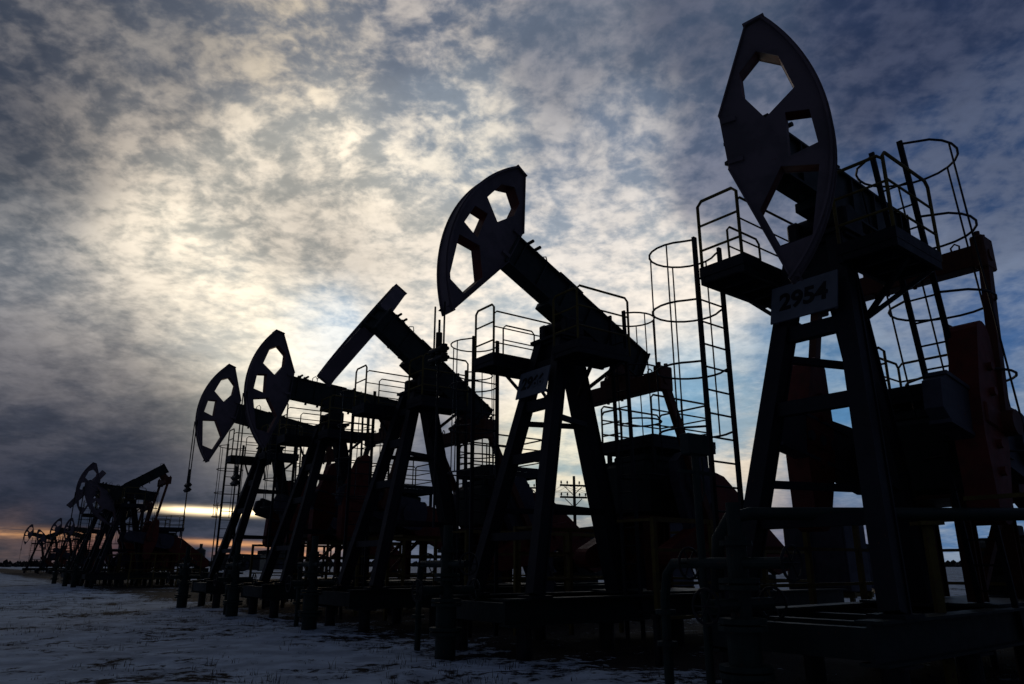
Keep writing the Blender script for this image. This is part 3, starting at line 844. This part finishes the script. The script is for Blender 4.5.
utility_pole(576, 58, 8.0, 'utility pole with two crossarms seen between the legs of the large centre pumpjack')
utility_pole(541, 66, 8.6, 'utility pole just left of the two-armed pole behind the large centre pumpjack', 1, .3)
utility_pole(211, 190, 15.5, 'thin tall lone pole on the horizon behind the leftmost near well', 1, .1)
utility_pole(330, 130, 9.5, 'utility pole on the horizon behind the near pumpjack legs', 1, .2)
utility_pole(690, 90, 8.2, 'utility pole farther right beyond the nearest ladder', 1, .3)
ends = [(at(541, 66), 7.95), (at(576, 58), 7.3), (at(690, 90), 7.5)]
def wires(a, b, label):
    bm = bmesh.new()
    for x in (-1.0, -.5, .5, 1.0):
        A_ = a[0] + Vector((x * .95, .16, a[1])); B_ = b[0] + Vector((x * .95, .16, b[1]))
        tube(bm, [A_.lerp(B_, i / 12) - Vector((0, 0, 4 * .5 * (i / 12) * (1 - i / 12))) for i in range(13)], .012, 5)
    tag(link('power_line', bm, STEEL), label, 'power line', 'power lines between the poles')
wires(ends[0], ends[1], 'short span of overhead wires between the two poles behind the large centre pumpjack')
wires(ends[1], ends[2], 'overhead wires running right from the two-armed pole')

def cabin(px, dist, w, d, h_, m, label, yaw, raised=.4, win=2):
    o = root('service_cabin', at(px, dist), yaw, label, 'cabin', 'cabins beyond the wells')
    key = (w, d, h_, m.name)
    def f(bm):
        box(bm, -w/2, w/2, -d/2, d/2, raised, raised + h_, .02)
        n = int(w / .5)
        for i in range(n + 1):
            x = -w/2 + w * i / n; box(bm, x - .02, x + .02, -d/2 - .03, -d/2 + .0, raised + .05, raised + h_ - .05)
        for sx in (-1, 1): box(bm, sx * (w/2 - .3) - .15, sx * (w/2 - .3) + .15, -d/2 + .1, d/2 - .1, -.2, raised)
    part(('cab',) + key, 'wall', f, m, o)
    part(('cabr',) + key, 'roof', lambda bm: prism(bm, [(-w/2 - .15, raised + h_), (w/2 + .15, raised + h_), (w/2 + .15, raised + h_ + .08), (0, raised + h_ + .4), (-w/2 - .15, raised + h_ + .08)], [], -d/2 - .2, d/2 + .2), SHED, o)
    part(('cabd',) + key, 'door', lambda bm: box(bm, -.45 + w * .25, .45 + w * .25, -d/2 - .06, -d/2 - .035, raised + .05, raised + min(2.05, h_ - .1)), GREYP, o)
    for i in range(win):
        part(('cabw', i) + key, 'window', lambda bm, i=i: box(bm, -w * .36 + i * w * .26, -w * .36 + .7 + i * w * .26, -d/2 - .06, -d/2 - .035, raised + h_ * .45, raised + h_ * .8), STEEL, o)
cabin(850, 46, 2.9, 2.4, 2.0, CABIN, 'pale blue panelled cabin seen through the base of the nearest pumpjack', -.35, .25, 0)
cabin(600, 62, 5.5, 3, 3.6, SHED, 'dark flat-sided shed beyond the poles behind the large centre pumpjack', -.1)
cabin(240, 210, 12, 6, 3.6, SHED, 'long low building on the horizon behind the leftmost near pumpjack', 0, .2, 2)
cabin(275, 230, 9, 6, 5.0, SHED, 'taller block building on the horizon left of the near pumpjack legs', .1, .2, 2)
st = root('storage_tank', at(199, 170), 0, 'small round tank with a cap on the horizon left of the near wells', 'tank')
part('tank', 'tank_shell', lambda bm: (cyl(bm, (0, 0, -.2), (0, 0, 4.4), 1.0, n=24), cyl(bm, (0, 0, 4.4), (0, 0, 4.8), 1.0, .3, n=24)), SHED, st)
part('tankv', 'vent', lambda bm: cyl(bm, (0, 0, 4.8), (0, 0, 5.6), .3, n=12), SHED, st)

def cabinet(k, label):
    c_ = root('control_cabinet', well(k) + REAR * 12.2 + LAT * .6, RZ, label, 'cabinet', 'control cabinets behind the pumpjacks')
    part('cabinet_body', 'housing', lambda bm: box(bm, -.5, .5, -.9, .9, .75, 2.75, .02), GREYP, c_)
    part('cabinet_roof', 'roof', lambda bm: box(bm, -.6, .6, -1.0, 1.0, 2.752, 2.83, .02), STEEL, c_)
    for y in (-.45, .45): part(('cabinet_door', y), 'door', lambda bm, y=y: (box(bm, -.53, -.503, y - .40, y + .40, .85, 2.65, .005), box(bm, -.56, -.53, y - .03, y + .03, 1.6, 1.8)), GREYP, c_)
    part('cabinet_frame', 'support_frame', lambda bm: [bar(bm, (x, -.95, .68), (x, .95, .68), .1, .14) for x in (-.4, .4)] + [bar(bm, (x, y, -.1), (x, y, .61), .1) for x in (-.4, .4) for y in (-.85, .85)] + [bar(bm, (-.35, y, .68), (.35, y, .68), .08) for y in (-.85, .85)], YELL, c_)
for k, lab in ((1, 'control cabinet on a steel stand behind the pumpjack numbered 2954'), (2, 'control cabinet on a stand behind the large centre pumpjack'),
               (3, 'control cabinet on a stand behind the T-shaped pumpjack'), (4, 'control cabinet behind the near pumpjack with the level beam'), (5, 'control cabinet behind the leftmost near pumpjack')):
    cabinet(k, lab)

# pipe rack running to the right from the nearest well
pr = root('pipe_run', Vector((2.6, 8.9, 0)), 0, 'long green horizontal pipe on posts running right from the nearest wellhead', 'pipe')
part('prun', 'pipe', lambda bm: (tube(bm, [(-.25, 0, 1.1), (-.2, 0, 1.7), (-.05, 0, 1.93), (.2, 0, 1.98), (9, .3, 1.98)], .075, 12),), PIPEG, pr, True)
for x in (2.3, 5.0, 7.6): part(('ppost', x), 'post', lambda bm, x=x: (bar(bm, (x, .08, -.1), (x, .08, 1.85), .09), box(bm, x - .14, x + .14, -.05, .2, 1.85, 1.895)), YELL, pr)

# short marker stub posts out in the snow
for px_, py_, lab in ((659, 664, 'short dark stub post in the snow left of the nearest wellhead'),):
    d = pix_dir(px_, py_); tt = -CAM_H / d.z; loc = Vector((d.x * tt, d.y * tt, 0))
    o = root('stub_post', loc, .2, lab, 'post')
    part('stub', 'shaft', lambda bm: cyl(bm, (0, 0, -.2), (0, 0, .62), .06, n=12), STEEL, o)
    part('stubc', 'cap', lambda bm: (cyl(bm, (0, 0, .62), (0, 0, .68), .09, n=12), bar(bm, (-.28, 0, .72), (.28, 0, .72), .05), cyl(bm, (0, 0, .68), (0, 0, .72), .03, n=8)), STEEL, o)

# low bank and far-off trees on the skyline
bm = bmesh.new(); rt = random.Random(11)
for i in range(1500):
    a = -1.1 + 2.2 * rt.random(); dd = 700 + rt.random() * 250
    hgt = 3.0 + 3.2 * rt.random() + 2 * noise.noise(Vector((a * 9, 0, 0)))
    c = Vector((math.sin(a) * dd, math.cos(a) * dd, 0)); u = Vector((math.cos(a), -math.sin(a), 0))
    for j in range(3):
        ww = (2 + 3 * rt.random()) * .6; hh = hgt * (.6 + .5 * rt.random())
        p = c + u * rt.gauss(0, 3) + Vector((0, rt.gauss(0, 2), 0))
        rings = []
        for z, k in ((-.5, .5), (hh * .35, 1.0), (hh * .75, .7)):
            rings.append([bm.verts.new(p + Vector((math.cos(q_) * ww * k * rt.uniform(.8, 1.2), math.sin(q_) * ww * k, z))) for q_ in (0, 1.05, 2.1, 3.14, 4.19, 5.24)])
        top = bm.verts.new(p + Vector((rt.gauss(0, .4), 0, hh)))
        for r0, r1 in zip(rings, rings[1:]):
            for q_ in range(6): bm.faces.new((r0[q_], r0[(q_+1) % 6], r1[(q_+1) % 6], r1[q_]))
        for q_ in range(6): bm.faces.new((rings[-1][q_], rings[-1][(q_+1) % 6], top))
g = link('far_woodland', bm, TREEC); tag(g, 'dark line of far-off woodland along the horizon', 'woodland', kind='stuff')
